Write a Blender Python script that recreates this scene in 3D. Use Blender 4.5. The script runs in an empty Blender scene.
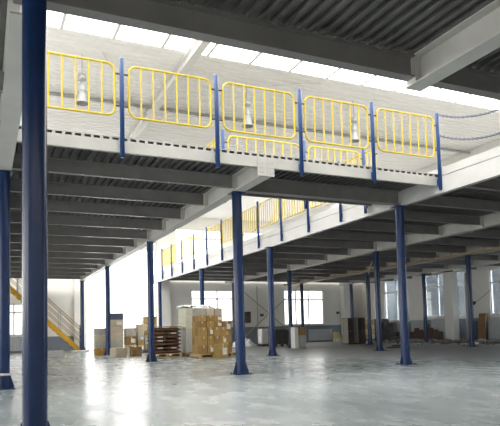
import bpy, bmesh, math, random
from mathutils import Vector, Matrix
random.seed(7)
SC = bpy.context.scene
COL = SC.collection
PI = math.pi

# ------------------------------------------------------------------ materials
def node_mat(name):
    m = bpy.data.materials.new(name); m.use_nodes = True
    nt = m.node_tree; nt.nodes.clear()
    out = nt.nodes.new('ShaderNodeOutputMaterial')
    return m, nt, out

def paint(name, c1, c2=None, scale=6.0, rough=0.5, metal=0.0, bump=0.0, bscale=40.0, stretch=(1, 1, 1), spec=0.5, rvar=0.0, detail=5.0, lo=.35, hi=.65):
    """painted or raw surface: two close tones mixed by object-space noise"""
    m, nt, out = node_mat(name)
    N = nt.nodes.new; L = nt.links.new
    b = N('ShaderNodeBsdfPrincipled'); L(b.outputs[0], out.inputs[0])
    b.inputs['Roughness'].default_value = rough
    b.inputs['Metallic'].default_value = metal
    b.inputs['Specular IOR Level'].default_value = spec
    tc = N('ShaderNodeTexCoord'); mp = N('ShaderNodeMapping'); mp.inputs['Scale'].default_value = stretch
    L(tc.outputs['Object'], mp.inputs[0])
    nz = N('ShaderNodeTexNoise'); nz.inputs['Scale'].default_value = scale; nz.inputs['Detail'].default_value = detail
    L(mp.outputs[0], nz.inputs['Vector'])
    rp = N('ShaderNodeValToRGB'); L(nz.outputs['Fac'], rp.inputs[0])
    c2 = c2 or tuple(x * .82 for x in c1)
    rp.color_ramp.elements[0].position = lo; rp.color_ramp.elements[0].color = (*c2, 1)
    rp.color_ramp.elements[1].position = hi; rp.color_ramp.elements[1].color = (*c1, 1)
    L(rp.outputs[0], b.inputs['Base Color'])
    if rvar:
        mr = N('ShaderNodeMapRange'); L(nz.outputs['Fac'], mr.inputs[0])
        mr.inputs[1].default_value = .3; mr.inputs[2].default_value = .7
        mr.inputs[3].default_value = rough - rvar; mr.inputs[4].default_value = rough + rvar
        L(mr.outputs[0], b.inputs['Roughness'])
    if bump:
        n2 = N('ShaderNodeTexNoise'); n2.inputs['Scale'].default_value = bscale; n2.inputs['Detail'].default_value = 4
        L(mp.outputs[0], n2.inputs['Vector'])
        bp = N('ShaderNodeBump'); bp.inputs['Strength'].default_value = bump; bp.inputs['Distance'].default_value = .02
        L(n2.outputs['Fac'], bp.inputs['Height']); L(bp.outputs[0], b.inputs['Normal'])
    return m

def glow(name, col, strength):
    m, nt, out = node_mat(name)
    e = nt.nodes.new('ShaderNodeEmission'); e.inputs[0].default_value = (*col, 1); e.inputs[1].default_value = strength
    nt.links.new(e.outputs[0], out.inputs[0])
    return m

def clear_glass(name, tint=(.8, .85, .88)):
    m, nt, out = node_mat(name)
    N = nt.nodes.new; L = nt.links.new
    t = N('ShaderNodeBsdfTransparent'); t.inputs[0].default_value = (*tint, 1)
    g = N('ShaderNodeBsdfGlossy'); g.inputs['Roughness'].default_value = .03
    mx = N('ShaderNodeMixShader'); mx.inputs[0].default_value = .1
    L(t.outputs[0], mx.inputs[1]); L(g.outputs[0], mx.inputs[2]); L(mx.outputs[0], out.inputs[0])
    return m

def floor_mat():
    m, nt, out = node_mat('sealed_concrete')
    N = nt.nodes.new; L = nt.links.new
    b = N('ShaderNodeBsdfPrincipled'); L(b.outputs[0], out.inputs[0])
    tc = N('ShaderNodeTexCoord')
    n1 = N('ShaderNodeTexNoise'); n1.inputs['Scale'].default_value = .55; n1.inputs['Detail'].default_value = 8; n1.inputs['Roughness'].default_value = .62
    n2 = N('ShaderNodeTexNoise'); n2.inputs['Scale'].default_value = 2.6; n2.inputs['Detail'].default_value = 3; n2.inputs['Distortion'].default_value = .2
    mp = N('ShaderNodeMapping'); mp.inputs['Scale'].default_value = (1, .45, 1); mp.inputs['Rotation'].default_value = (0, 0, .5)
    L(tc.outputs['Object'], n1.inputs['Vector']); L(tc.outputs['Object'], mp.inputs[0]); L(mp.outputs[0], n2.inputs['Vector'])
    r1 = N('ShaderNodeValToRGB'); L(n1.outputs['Fac'], r1.inputs[0])
    r1.color_ramp.elements[0].position = .34; r1.color_ramp.elements[0].color = (.245, .285, .29, 1)
    r1.color_ramp.elements[1].position = .66; r1.color_ramp.elements[1].color = (.365, .40, .405, 1)
    r2 = N('ShaderNodeValToRGB'); L(n2.outputs['Fac'], r2.inputs[0])
    r2.color_ramp.elements[0].position = .36; r2.color_ramp.elements[0].color = (.84, .85, .86, 1)
    r2.color_ramp.elements[1].position = .62; r2.color_ramp.elements[1].color = (1, 1, 1, 1)
    mx = N('ShaderNodeMix'); mx.data_type = 'RGBA'; mx.blend_type = 'MULTIPLY'; mx.inputs[0].default_value = .8
    L(r1.outputs[0], mx.inputs[6]); L(r2.outputs[0], mx.inputs[7])
    # brown dust trodden over the storage end (stays put wherever the light is)
    sx = N('ShaderNodeSeparateXYZ'); L(tc.outputs['Object'], sx.inputs[0])
    ad = N('ShaderNodeMath'); ad.operation = 'MULTIPLY_ADD'; L(sx.outputs[0], ad.inputs[0]); ad.inputs[1].default_value = 1.0
    sc = N('ShaderNodeMath'); sc.operation = 'MULTIPLY_ADD'; L(n1.outputs['Fac'], sc.inputs[0]); sc.inputs[1].default_value = 9.0
    L(sx.outputs[1], sc.inputs[2]); 
    s2 = N('ShaderNodeMath'); s2.operation = 'MULTIPLY'; L(sc.outputs[0], s2.inputs[0]); s2.inputs[1].default_value = .35
    L(s2.outputs[0], ad.inputs[2])
    mr = N('ShaderNodeMapRange'); L(ad.outputs[0], mr.inputs[0]); mr.inputs[1].default_value = 17; mr.inputs[2].default_value = 26
    mr.inputs[3].default_value = 0; mr.inputs[4].default_value = .75
    dm = N('ShaderNodeMix'); dm.data_type = 'RGBA'; L(mr.outputs[0], dm.inputs[0]); L(mx.outputs[2], dm.inputs[6])
    dm.inputs[7].default_value = (.30, .275, .255, 1)
    L(dm.outputs[2], b.inputs['Base Color'])
    rr = N('ShaderNodeMapRange'); L(n2.outputs['Fac'], rr.inputs[0]); rr.inputs[1].default_value = .3; rr.inputs[2].default_value = .7
    rr.inputs[3].default_value = .21; rr.inputs[4].default_value = .31
    ra = N('ShaderNodeMath'); ra.operation = 'MULTIPLY_ADD'; L(mr.outputs[0], ra.inputs[0]); ra.inputs[1].default_value = .45; L(rr.outputs[0], ra.inputs[2])
    L(ra.outputs[0], b.inputs['Roughness'])
    return m

M = dict(
    floor=floor_mat(),
    wall=paint('wall_paint', (.82, .81, .77), (.77, .76, .72), scale=.8, rough=.8),
    band=paint('wall_band_paint', (.22, .25, .30), (.18, .205, .25), scale=1.2, rough=.6),
    roof=paint('roof_sheet', (.86, .85, .82), (.83, .82, .79), scale=.5, rough=.55),
    truss=paint('roof_steel_paint', (.72, .71, .68), (.66, .65, .62), rough=.5),
    grey=paint('beam_grey_paint', (.60, .59, .56), (.54, .53, .50), scale=3, rough=.45, rvar=.08),
    joist=paint('joist_painted_shade', (.25, .24, .235), (.21, .20, .195), scale=3, rough=.36, rvar=.08),  # darker than the girder grey: underside shade put into the colour
    edge=paint('edge_beam_paint', (.46, .455, .425), (.41, .405, .38), scale=3, rough=.45),
    white=paint('white_edge_paint', (.50, .50, .49), (.45, .45, .44), scale=2, rough=.45),
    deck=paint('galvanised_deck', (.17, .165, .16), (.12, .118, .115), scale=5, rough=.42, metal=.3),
    plate=paint('deck_plate', (.27, .27, .265), (.22, .22, .215), scale=2, rough=.6),
    blue=paint('blue_gloss_paint', (.0055, .026, .098), (.0045, .021, .08), scale=4, rough=.26, spec=.42),
    postblue=paint('blue_rail_paint', (.009, .050, .19), (.008, .042, .16), scale=4, rough=.35),
    yellow=paint('yellow_rail_paint', (.60, .45, .013), (.55, .41, .011), scale=5, rough=.38),
    stairyellow=paint('yellow_stair_paint', (.66, .36, .012), (.55, .29, .01), scale=6, rough=.45),
    chain=paint('chain_steel', (.10, .13, .19), (.07, .09, .14), scale=20, rough=.4, metal=.5),
    rod=paint('brace_rod_tan', (.50, .38, .17), (.42, .31, .13), scale=10, rough=.5),
    dark=paint('dark_metal', (.03, .03, .035), (.02, .02, .025), rough=.5),
    pipe=paint('brown_pipe_paint', (.40, .31, .20), (.32, .24, .15), scale=8, rough=.5),
    tan=paint('tan_cardboard', (.40, .255, .085), (.32, .20, .062), scale=5, rough=.8, bump=.15),
    tan2=paint('brown_cardboard', (.30, .185, .065), (.24, .145, .05), scale=5, rough=.8, bump=.15),
    orange=paint('orange_cardboard', (.48, .25, .05), (.38, .19, .04), scale=5, rough=.8),
    greycard=paint('grey_cardboard', (.42, .39, .34), (.36, .33, .29), scale=5, rough=.8),
    beige=paint('beige_cardboard', (.52, .45, .34), (.45, .39, .28), scale=5, rough=.8),
    pale=paint('pale_green_carton', (.62, .62, .50), (.56, .57, .46), scale=3, rough=.7),
    whitecard=paint('white_carton', (.72, .72, .70), (.66, .66, .65), scale=3, rough=.7),
    label=paint('paper_label', (.72, .70, .64), rough=.7),
    tape=paint('packing_tape', (.60, .45, .22), rough=.35),
    slate=paint('slate_blue_carton', (.075, .095, .155), (.06, .075, .12), scale=4, rough=.6),
    sack=paint('brown_sack', (.16, .078, .040), (.085, .042, .024), scale=9, rough=.75, bump=.5, bscale=9),
    film=paint('plastic_film', (.82, .83, .85), (.72, .73, .76), scale=6, rough=.22, bump=.9, bscale=11),
    wood=paint('pallet_wood', (.50, .38, .20), (.38, .27, .13), scale=4, rough=.8, stretch=(1, 6, 6)),
    oldwood=paint('old_plank_wood', (.30, .17, .08), (.20, .11, .05), scale=5, rough=.8, stretch=(5, 5, 1)),
    bluepallet=paint('blue_plastic_pallet', (.05, .09, .22), (.04, .07, .18), rough=.5),
    bin=paint('dark_bin_panel', (.045, .033, .030), (.03, .022, .02), scale=8, rough=.6),
    crate=paint('dark_brown_crate', (.042, .031, .027), (.028, .021, .019), scale=6, rough=.7),
    brick=paint('brown_board', (.10, .055, .038), (.06, .034, .026), scale=10, rough=.8),
    radiator=paint('radiator_enamel', (.60, .62, .66), (.54, .56, .60), scale=4, rough=.4),
    concrete=paint('pale_concrete', (.55, .54, .52), (.45, .44, .42), scale=6, rough=.85, bump=.3),
    rubble=paint('rubble_stone', (.17, .155, .145), (.07, .06, .055), scale=14, rough=.9),
    frame=paint('window_frame_paint', (.75, .75, .74), rough=.45),
    greyframe=paint('aluminium_frame', (.52, .52, .50), rough=.45),
    notice=paint('brown_notice_board', (.12, .075, .05), (.09, .055, .04), rough=.6),
    galv=paint('grey_fitting', (.36, .37, .37), (.30, .31, .31), rough=.45, metal=.3),
    ext=paint('neighbour_render', (.05, .05, .05), (.012, .012, .012), scale=.45, rough=.9),
    ground=paint('yard_concrete', (.5, .5, .48), rough=.9),
    glass=clear_glass('window_glass'),
    daylight=glow('daylit_frosted_pane', (1.0, .985, .95), 8.0),
    daygate=glow('daylit_gate_glazing', (1.0, .985, .95), 3.4),
    daypane=glow('daylit_back_pane', (1.0, .985, .96), 1.9),
    fillhigh=glow('added_high_fill', (1.0, .985, .95), 2.8),  # fill glow for the added upper windows
    skylit=glow('daylit_roof_sheet', (1.0, .98, .95), 4.6), fillfar=glow('added_far_roof_fill', (1.0, .98, .95), 11.0),  # the stronger glow belongs to the added, unseen far strip
)

# ------------------------------------------------------------------ mesh helpers
class MB:
    def __init__(s): s.v = []; s.f = []; s.sm = []
    def add(s, vs, fs, smooth=False):
        n = len(s.v); s.v += [tuple(p) for p in vs]
        s.f += [tuple(i + n for i in f) for f in fs]; s.sm += [smooth] * len(fs)
        return s
    def box(s, x0, x1, y0, y1, z0, z1, rz=0.0, bev=0.0):
        if x0 > x1: x0, x1 = x1, x0
        if y0 > y1: y0, y1 = y1, y0
        if bev > 0:
            b = min(bev, (x1 - x0) * .45, (y1 - y0) * .45, (z1 - z0) * .45)
            vs = []; key = {}
            for ix, X in ((0, x0), (1, x1)):
                for iy, Y in ((0, y0), (1, y1)):
                    for iz, Z in ((0, z0), (1, z1)):
                        dx = b if ix == 0 else -b; dy = b if iy == 0 else -b; dz = b if iz == 0 else -b
                        key[ix, iy, iz, 'x'] = len(vs); vs.append((X, Y + dy, Z + dz))
                        key[ix, iy, iz, 'y'] = len(vs); vs.append((X + dx, Y, Z + dz))
                        key[ix, iy, iz, 'z'] = len(vs); vs.append((X + dx, Y + dy, Z))
            cx = Vector(((x0 + x1) / 2, (y0 + y1) / 2, (z0 + z1) / 2))
            fs = []
            for a in (0, 1):
                fs.append([key[a, 0, 0, 'x'], key[a, 1, 0, 'x'], key[a, 1, 1, 'x'], key[a, 0, 1, 'x']])
                fs.append([key[0, a, 0, 'y'], key[1, a, 0, 'y'], key[1, a, 1, 'y'], key[0, a, 1, 'y']])
                fs.append([key[0, 0, a, 'z'], key[1, 0, a, 'z'], key[1, 1, a, 'z'], key[0, 1, a, 'z']])
            for a in (0, 1):
                for c in (0, 1):
                    fs.append([key[a, c, 0, 'x'], key[a, c, 1, 'x'], key[a, c, 1, 'y'], key[a, c, 0, 'y']])
                    fs.append([key[a, 0, c, 'x'], key[a, 1, c, 'x'], key[a, 1, c, 'z'], key[a, 0, c, 'z']])
                    fs.append([key[0, a, c, 'y'], key[1, a, c, 'y'], key[1, a, c, 'z'], key[0, a, c, 'z']])
            for a in (0, 1):
                for c in (0, 1):
                    for d in (0, 1): fs.append([key[a, c, d, 'x'], key[a, c, d, 'y'], key[a, c, d, 'z']])
            out = []
            for f in fs:
                p = [Vector(vs[i]) for i in f]
                nrm = (p[1] - p[0]).cross(p[2] - p[0]); ctr = sum(p, Vector()) / len(p)
                out.append(f if nrm.dot(ctr - cx) > 0 else f[::-1])
            fs = out
        else:
            vs = [(x0, y0, z0), (x1, y0, z0), (x1, y1, z0), (x0, y1, z0), (x0, y0, z1), (x1, y0, z1), (x1, y1, z1), (x0, y1, z1)]
            fs = [(3, 2, 1, 0), (4, 5, 6, 7), (0, 1, 5, 4), (1, 2, 6, 5), (2, 3, 7, 6), (3, 0, 4, 7)]
        if rz:
            c, q = math.cos(rz), math.sin(rz); mx, my = (x0 + x1) / 2, (y0 + y1) / 2
            vs = [(mx + (x - mx) * c - (y - my) * q, my + (x - mx) * q + (y - my) * c, z) for x, y, z in vs]
        return s.add(vs, fs)
    def tube(s, pts, r, n=8, closed=False, caps=True):
        P = [Vector(p) for p in pts]; k = len(P); rings = []
        up0 = None
        for i in range(k):
            if closed: t = (P[(i + 1) % k] - P[i - 1]).normalized()
            else: t = (P[min(i + 1, k - 1)] - P[max(i - 1, 0)]).normalized()
            if up0 is None:
                ref = Vector((0, 0, 1)) if abs(t.z) < .9 else Vector((1, 0, 0))
                a = t.cross(ref).normalized()
            else:
                a = (up0 - t * up0.dot(t)).normalized()
            up0 = a; b = t.cross(a)
            rings.append([P[i] + (a * math.cos(2 * PI * j / n) + b * math.sin(2 * PI * j / n)) * r for j in range(n)])
        vs = [p for rg in rings for p in rg]; fs = []
        for i in range(k if closed else k - 1):
            o, q = i * n, ((i + 1) % k) * n
            for j in range(n): fs.append((o + j, o + (j + 1) % n, q + (j + 1) % n, q + j))
        s.add(vs, fs, True)
        if caps and not closed:
            s.add(rings[0], [tuple(range(n))[::-1]]); s.add(rings[-1], [tuple(range(n))])
        return s
    def lathe(s, prof, c=(0, 0, 0), n=24):
        vs = []; fs = []
        for (r, z) in prof:
            for j in range(n): vs.append((c[0] + r * math.cos(2 * PI * j / n), c[1] + r * math.sin(2 * PI * j / n), c[2] + z))
        for i in range(len(prof) - 1):
            for j in range(n): fs.append((i * n + j, i * n + (j + 1) % n, (i + 1) * n + (j + 1) % n, (i + 1) * n + j))
        s.add(vs, fs, True)
        return s
    def prism(s, poly, d):
        """poly: 3-D outline, extruded by vector d"""
        n = len(poly); d = Vector(d); vs = [Vector(p) for p in poly] + [Vector(p) + d for p in poly]
        fs = [tuple(range(n))[::-1], tuple(range(n, 2 * n))] + [(i, (i + 1) % n, n + (i + 1) % n, n + i) for i in range(n)]
        return s.add(vs, fs)
    def ibeam(s, ax, c, a0, a1, z0, z1, fw, tf=.02, tw=.015):
        """I section running along axis 'u' (x) or 'v' (y), centred on c across"""
        def bx(c0, c1, za, zb):
            if ax == 'u': s.box(a0, a1, c0, c1, za, zb)
            else: s.box(c0, c1, a0, a1, za, zb)
        bx(c - fw / 2, c + fw / 2, z0, z0 + tf); bx(c - fw / 2, c + fw / 2, z1 - tf, z1); bx(c - tw / 2, c + tw / 2, z0 + tf, z1 - tf)
        return s
    def build(s, name, mat, parent=None, origin=None):
        me = bpy.data.meshes.new(name)
        o3 = Vector(origin) if origin is not None else Vector((0, 0, 0))
        me.from_pydata([tuple(Vector(p) - o3) for p in s.v], [], s.f); me.update()
        me.polygons.foreach_set('use_smooth', s.sm)
        bm = bmesh.new(); bm.from_mesh(me); bmesh.ops.recalc_face_normals(bm, faces=bm.faces); bm.to_mesh(me); bm.free()
        me.materials.append(M[mat] if isinstance(mat, str) else mat)
        o = bpy.data.objects.new(name, me); COL.objects.link(o)
        if parent is not None:
            o.parent = parent
        o.location = o3
        return o

def tag(o, label=None, cat=None, group=None, kind=None):
    if label: o['label'] = label
    if cat: o['category'] = cat
    if group: o['group'] = group
    if kind: o['kind'] = kind
    return o
def empty(name, loc=(0, 0, 0), label=None, cat=None, group=None, kind=None):
    o = bpy.data.objects.new(name, None); o.empty_display_size = .2; COL.objects.link(o); o.location = loc
    return tag(o, label, cat, group, kind)
def copy_tree(o, loc, label=None, group=None, rz=None):
    r = o.copy(); COL.objects.link(r); r.location = loc
    if rz is not None: r.rotation_euler = (0, 0, rz)
    if label: r['label'] = label
    if group: r['group'] = group
    for ch in list(o.children):
        c = ch.copy(); COL.objects.link(c); c.parent = r
        for g in list(ch.children):
            d = g.copy(); COL.objects.link(d); d.parent = c
    return r

# ------------------------------------------------------------------ grid (columns every 4.8 across, 7.5 along)
U0, U1, U2, U3, U4, U5 = .31, 5.19, 9.82, 14.77, 19.86, 23.95
V0, S = 11.955, 7.524
V1, V2, V3 = V0 + S, V0 + 2 * S, V0 + 3 * S
JS = S / 4
ZG, ZJ, ZT = 4.10, 4.20, 4.49           # girder bottom, joist bottom, steel top
ZD = 4.57                               # deck top
NEAR, FRONT = 5.85, 10.47               # edge of the overhead deck, front of the bridge
UL, UR, VF, VB = -9.0, 26.35, -6.0, 36.6 # shell
ROOF = 8.70

# ------------------------------------------------------------------ setting
MB().box(UL - .2, UR + .2, VF - .2, VB + .2, -.2, 0).build('floor', 'floor')['kind'] = 'structure'
y = MB().box(-60, 70, VB + .2, 110, -.25, -.05).box(UR + .2, 70, -30, VB + .2, -.25, -.05).build('yard_ground', 'ground'); y['kind'] = 'structure'

def wall_u(name, v, th, a0, a1, z0, z1, holes):
    """wall in the plane v = const, holes (u0,u1,z0,z1)"""
    mb = MB(); xs = sorted({a0, a1, *[h[0] for h in holes], *[h[1] for h in holes]})
    for p, q in zip(xs, xs[1:]):
        hs = sorted([h for h in holes if h[0] <= p + 1e-6 and h[1] >= q - 1e-6], key=lambda h: h[2]); z = z0
        for h in hs:
            if h[2] > z: mb.box(p, q, v, v + th, z, h[2])
            z = h[3]
        if z < z1: mb.box(p, q, v, v + th, z, z1)
    o = mb.build(name, 'wall'); o['kind'] = 'structure'; return o
def wall_v(name, u, th, a0, a1, z0, z1, holes):
    mb = MB(); xs = sorted({a0, a1, *[h[0] for h in holes], *[h[1] for h in holes]})
    for p, q in zip(xs, xs[1:]):
        hs = sorted([h for h in holes if h[0] <= p + 1e-6 and h[1] >= q - 1e-6], key=lambda h: h[2]); z = z0
        for h in hs:
            if h[2] > z: mb.box(u, u + th, p, q, z, h[2])
            z = h[3]
        if z < z1: mb.box(u, u + th, p, q, z, z1)
    o = mb.build(name, 'wall'); o['kind'] = 'structure'; return o

GATE = (5.68, 10.2, 0.0, 6.4)
WB = [(12.55, 15.6, 1.6, 3.79), (19.55, 22.9, 1.28, 3.83), (0, 2.6, 1.02, 2.9)]
FILL_BACK = [(-8, -4.8, 5.6, 7.8), (-4.0, -.8, 5.6, 7.8), (11.5, 15, 5.6, 7.9), (16.5, 20, 5.6, 7.9), (21, 24.5, 5.6, 7.9)]  # unseen upper windows on the back wall, added as fill light
WR = [(31.3, 33.9, 1.36, 4.30), (26.1, 29.75, 1.52, 4.30), (21.6, 24.3, 1.52, 4.15), (16.4, 19.1, 1.52, 4.15), (11.0, 13.8, 1.52, 4.15), (5.6, 8.4, 1.52, 4.15)]  # final pair is out of view, added to brighten the right side
WRU = []
WL = [(a, a + 3.0, 1.2, 3.8) for a in (1.0, 5.8, 10.6, 15.4, 20.2, 25.0)]
FILL_LEFT = [(a, a + 3.4, 5.6, 7.9) for a in (-1.0, 4.6, 10.2, 15.8, 21.4, 27)]  # upper left openings, out of view, added to light the roof
WF = []
FILL_FRONT = [(a, a + 4.0, 5.4, 8.0) for a in (-7, -1, 5, 11, 17)]  # added behind the camera to fill the upper hall with light
wall_u('wall_back', VB, .25, UL - .2, UR + .2, 0, ROOF + .3, [GATE] + WB + FILL_BACK)
wall_v('wall_right', UR, .25, VF, VB, 0, ROOF + .3, WR + WRU)
wall_v('wall_left', UL - .25, .25, VF, VB, 0, ROOF + .3, WL + FILL_LEFT)
wall_u('wall_front', VF - .25, .25, UL - .2, UR + .2, 0, ROOF + .3, WF + FILL_FRONT)

wn = [0]
def window(ax, c, h, pane, mull=(.33, .66), transom=.72, fm='frame', th=.25, sill=True):
    """window filling hole h in a wall whose inner face is at c; ax 'v' = wall at v const"""
    wn[0] += 1
    a0, a1, z0, z1 = h
    loc = ((a0 + a1) / 2, c + .1, z0) if ax == 'v' else (c + .1, (a0 + a1) / 2, z0)
    if c < 0: loc = ((a0 + a1) / 2, c - .1, z0) if ax == 'v' else (c - .1, (a0 + a1) / 2, z0)
    e = empty('window_%d' % wn[0], loc, kind='structure')
    W = (a1 - a0) / 2; H = z1 - z0; f = MB()
    def bx(mb, p, q, d, za, zb):
        if ax == 'v': mb.box(p, q, -d, d, za, zb)
        else: mb.box(-d, d, p, q, za, zb)
    bx(f, -W, -W + .08, .05, 0, H); bx(f, W - .08, W, .05, 0, H)
    bx(f, -W + .08, W - .08, .05, 0, .08); bx(f, -W + .08, W - .08, .05, H - .08, H)
    xs = [-W + .08] + [-W + 2 * W * m for m in mull] + [W - .08]
    for m in mull: bx(f, -W + 2 * W * m - .045, -W + 2 * W * m + .045, .045, .08, H - .08)
    if transom:
        for p, q in zip(xs, xs[1:]): bx(f, p, q, .044, H * transom - .045, H * transom + .045)
    fr = f.build('window_frame', fm, e)
    g = MB(); bx(g, -W + .02, W - .02, .008, .02, H - .02); g.build('window_pane', pane, e)
    if sill:
        s = MB(); d0 = -1 if c > 0 else 1
        if ax == 'v': s.box(-W - .08, W + .08, d0 * .18, d0 * .06, -.06, .0)
        else: s.box(d0 * .18, d0 * .06, -W - .08, W + .08, -.06, .0)
        s.build('window_sill', 'frame', e)
    return e
window('v', VB, GATE, 'daygate', mull=(.79,), transom=None, sill=False)
for h in WB: window('v', VB, h, 'daypane', mull=(.30, .62))
for h, ml in zip(WR, ((.5,), (.33, .66), (.5,), (.5,), (.5,), (.5,))): window('u', UR, h, 'glass', mull=ml, transom=.70, fm='frame')
for h in FILL_BACK: window('v', VB, h, 'fillhigh')
for h in WL: window('u', UL, h, 'daylight')
for h in FILL_LEFT: window('u', UL, h, 'fillhigh')
for h in WF + FILL_FRONT: window('v', VF, h, 'fillhigh')

# painted lower bands (broken at the gate) and pilasters
b = MB().box(UL, GATE[0] - .1, VB - .012, VB, 0, .92).box(GATE[1] + .1, 12.3, VB - .012, VB, 0, 1.3).box(12.3, UR, VB - .012, VB, 0, 1.22)
b.build('baseboard_back', 'band')['kind'] = 'structure'
MB().box(UR - .012, UR, VF, VB, 0, 1.36).build('baseboard_right', 'band')['kind'] = 'structure'
tn = [0]
def trim(mb, mat='wall'):
    tn[0] += 1; o = mb.build('trim_%d' % tn[0], mat); o['kind'] = 'structure'
trim(MB().box(10.25, 11.0, VB - .45, VB, 0, ROOF))
trim(MB().box(24.36, 25.15, VB - .5, VB, 0, ZJ))
trim(MB().box(UR - .75, UR - .3, 26.45, 27.15, 0, ZJ))
trim(MB().box(UR - .35, UR, 34.6, 35.2, 0, ZJ))
trim(MB().box(5.0, 5.55, VB - .3, VB, 0, ROOF))

# roof: ribbed sheets running across, translucent strips between them
STRIPS = [(2.6, 5.4), (7.6, 14.85), (25.6, 29.2)]  # nearest and farthest strips are unseen, added for the light they give
def ribbed_u(mb, v0, v1, z, pitch=.26, h=.032):
    n = max(1, round((v1 - v0) / pitch)); p = (v1 - v0) / n; prof = []
    for i in range(n):
        a = v0 + i * p; prof += [(a, z), (a + p * .62, z), (a + p * .70, z + h), (a + p * .92, z + h)]
    prof.append((v1, z)); vs = []; fs = []
    for (v, zz) in prof: vs += [(UL - .2, v, zz), (UR + .2, v, zz)]
    for i in range(len(prof) - 1): fs.append((2 * i, 2 * i + 1, 2 * i + 3, 2 * i + 2))
    mb.add(vs, fs)
roof = MB(); edges = [VF - .2] + [e for s_ in STRIPS for e in s_] + [VB + .2]
for i in range(0, len(edges), 2):
    ribbed_u(roof, edges[i], edges[i + 1], ROOF)
    roof.box(UL - .2, UR + .2, edges[i], edges[i + 1], ROOF + .1, ROOF + .14)
roof.build('ceiling', 'roof')['kind'] = 'structure'
for k, (a, b_) in enumerate(STRIPS):
    wn[0] += 1; e = empty('window_%d' % wn[0], (8, (a + b_) / 2, ROOF), kind='structure')
    MB().box(UL - 8, UR - 8, -(b_ - a) / 2, (b_ - a) / 2, .03, .05).build('window_pane', 'skylit' if k < 2 else 'fillfar', e)
    f = MB(); u = UL + .25
    while u < UR:
        f.box(u - 8 - .04, u - 8 + .04, -(b_ - a) / 2, (b_ - a) / 2, -.01, .028); u += 1.31
    f.build('window_frame', 'truss', e)

# roof steel: rafters, eaves beam and slender bracing
def beam_thing(name, mb, mat, label, cat, group=None):
    return tag(mb.build(name, mat), label, cat, group, 'thing')
r1 = MB().ibeam('v', 5.12, VF + .02, VB - .02, ROOF - .34, ROOF - .02, .22, .025, .02)
for v in (V1, 7.0, 27.4): r1.box(4.97, 5.27, v - .05, v + .05, ROOF - .36, ROOF - .02)
beam_thing('roof_rafter', r1, 'truss', 'white roof rafter crossing behind the second yellow panel from the left', 'rafter')
beam_thing('roof_rafter', MB().ibeam('v', 19.55, VF + .02, VB - .02, ROOF - .34, ROOF - .001, .22, .025, .02), 'truss',
           'pale roof rafter above the right deck, beyond the sagging chains', 'rafter')
beam_thing('roof_tie_pipe', MB().tube([(UL, 18.75, ROOF - .12), (UR, 18.75, ROOF - .12)], .05, 10).tube([(UL, 18.9, ROOF - .04), (UR, 18.9, ROOF - .04)], .03, 8), 'galv',
           'grey pipe running across under the white roof behind the railing', 'pipe')
for (p, q, lab) in [((2.9, 15.6), (4.85, 19.4), 'thin white roof brace near the left rafter, behind the left yellow panels'),
                    ((7.2, 16.3), (9.6, 15.15), 'thin white roof brace right of the middle, below the bright roof strip')]:
    beam_thing('roof_brace', MB().tube([(*p, ROOF - .05), (*q, ROOF - .05)], .02, 8), 'truss', lab, 'brace')

# high-bay lamps
def high_bay(u, v, label):
    e = empty('pendant_lamp', (u, v, ROOF), label, 'lamp', 'high bay lamps under the roof')
    MB().tube([(0, 0, 0), (0, 0, -.62)], .012, 6).build('cord', 'galv', e)
    MB().lathe([(.0, -.60), (.10, -.60), (.12, -.64), (.12, -.74), (.05, -.76), (.05, -.82)], n=18).build('junction_box', 'galv', e)
    MB().lathe([(.05, -.80), (.10, -.86), (.11, -1.02), (.08, -1.10), (.0, -1.10)], n=18).build('ballast', 'galv', e)
    MB().lathe([(.09, -1.06), (.11, -1.12), (.14, -1.24), (.17, -1.38), (.18, -1.40), (.165, -1.38), (.135, -1.24), (.10, -1.12)], n=22).build('lamp_shade', 'galv', e)
    MB().lathe([(.0, -1.09), (.06, -1.12), (.09, -1.20), (.06, -1.28), (.0, -1.30)], n=14).build('bulb', 'galv', e)
high_bay(2.41, 16.0, 'pendant lamp seen through the leftmost yellow railing panel')
high_bay(7.4, 16.0, 'pendant lamp seen through the middle yellow railing panel')
high_bay(11.4, 16.0, 'pendant lamp seen through the fourth yellow panel from the left')

# ------------------------------------------------------------------ mezzanine decks
PITCH = .165
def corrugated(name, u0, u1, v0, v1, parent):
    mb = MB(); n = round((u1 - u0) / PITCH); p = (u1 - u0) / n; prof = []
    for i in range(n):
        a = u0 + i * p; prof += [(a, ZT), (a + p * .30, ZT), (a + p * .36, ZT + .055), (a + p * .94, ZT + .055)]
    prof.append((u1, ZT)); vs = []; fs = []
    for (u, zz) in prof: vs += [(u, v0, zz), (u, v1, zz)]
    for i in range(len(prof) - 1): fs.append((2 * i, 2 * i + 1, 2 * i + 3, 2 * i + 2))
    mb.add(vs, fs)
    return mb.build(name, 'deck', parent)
def plate(u0, u1, v0, v1, parent):
    return MB().box(u0, u1, v0, v1, ZT + .057, ZD).build('floor_plate', 'plate', parent)
def girder(parent, u, v0, v1, stiff, mat='grey', fw=.26, sw=.11):
    mb = MB().ibeam('v', u, v0, v1, ZG, ZT, fw, .022, .016)
    for v in stiff:
        if v0 < v < v1:
            mb.box(u - sw, u - .008, v - .085, v + .085, ZG + .022, ZT - .022); mb.box(u + .008, u + sw, v - .085, v + .085, ZG + .022, ZT - .022)
    for i, v in enumerate(stiff):
        if v0 + .4 < v < v1 - .4 and i % 2 == 0: mb.box(u + fw / 2 - .07, u + fw / 2 - .01, v + .5, v + .58, ZG - .03, ZG)
    return mb.build('girder', mat, parent)
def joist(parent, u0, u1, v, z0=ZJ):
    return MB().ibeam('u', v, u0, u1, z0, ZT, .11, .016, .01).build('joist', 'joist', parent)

jl = [V0 + JS * k for k in range(13)]
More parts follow.
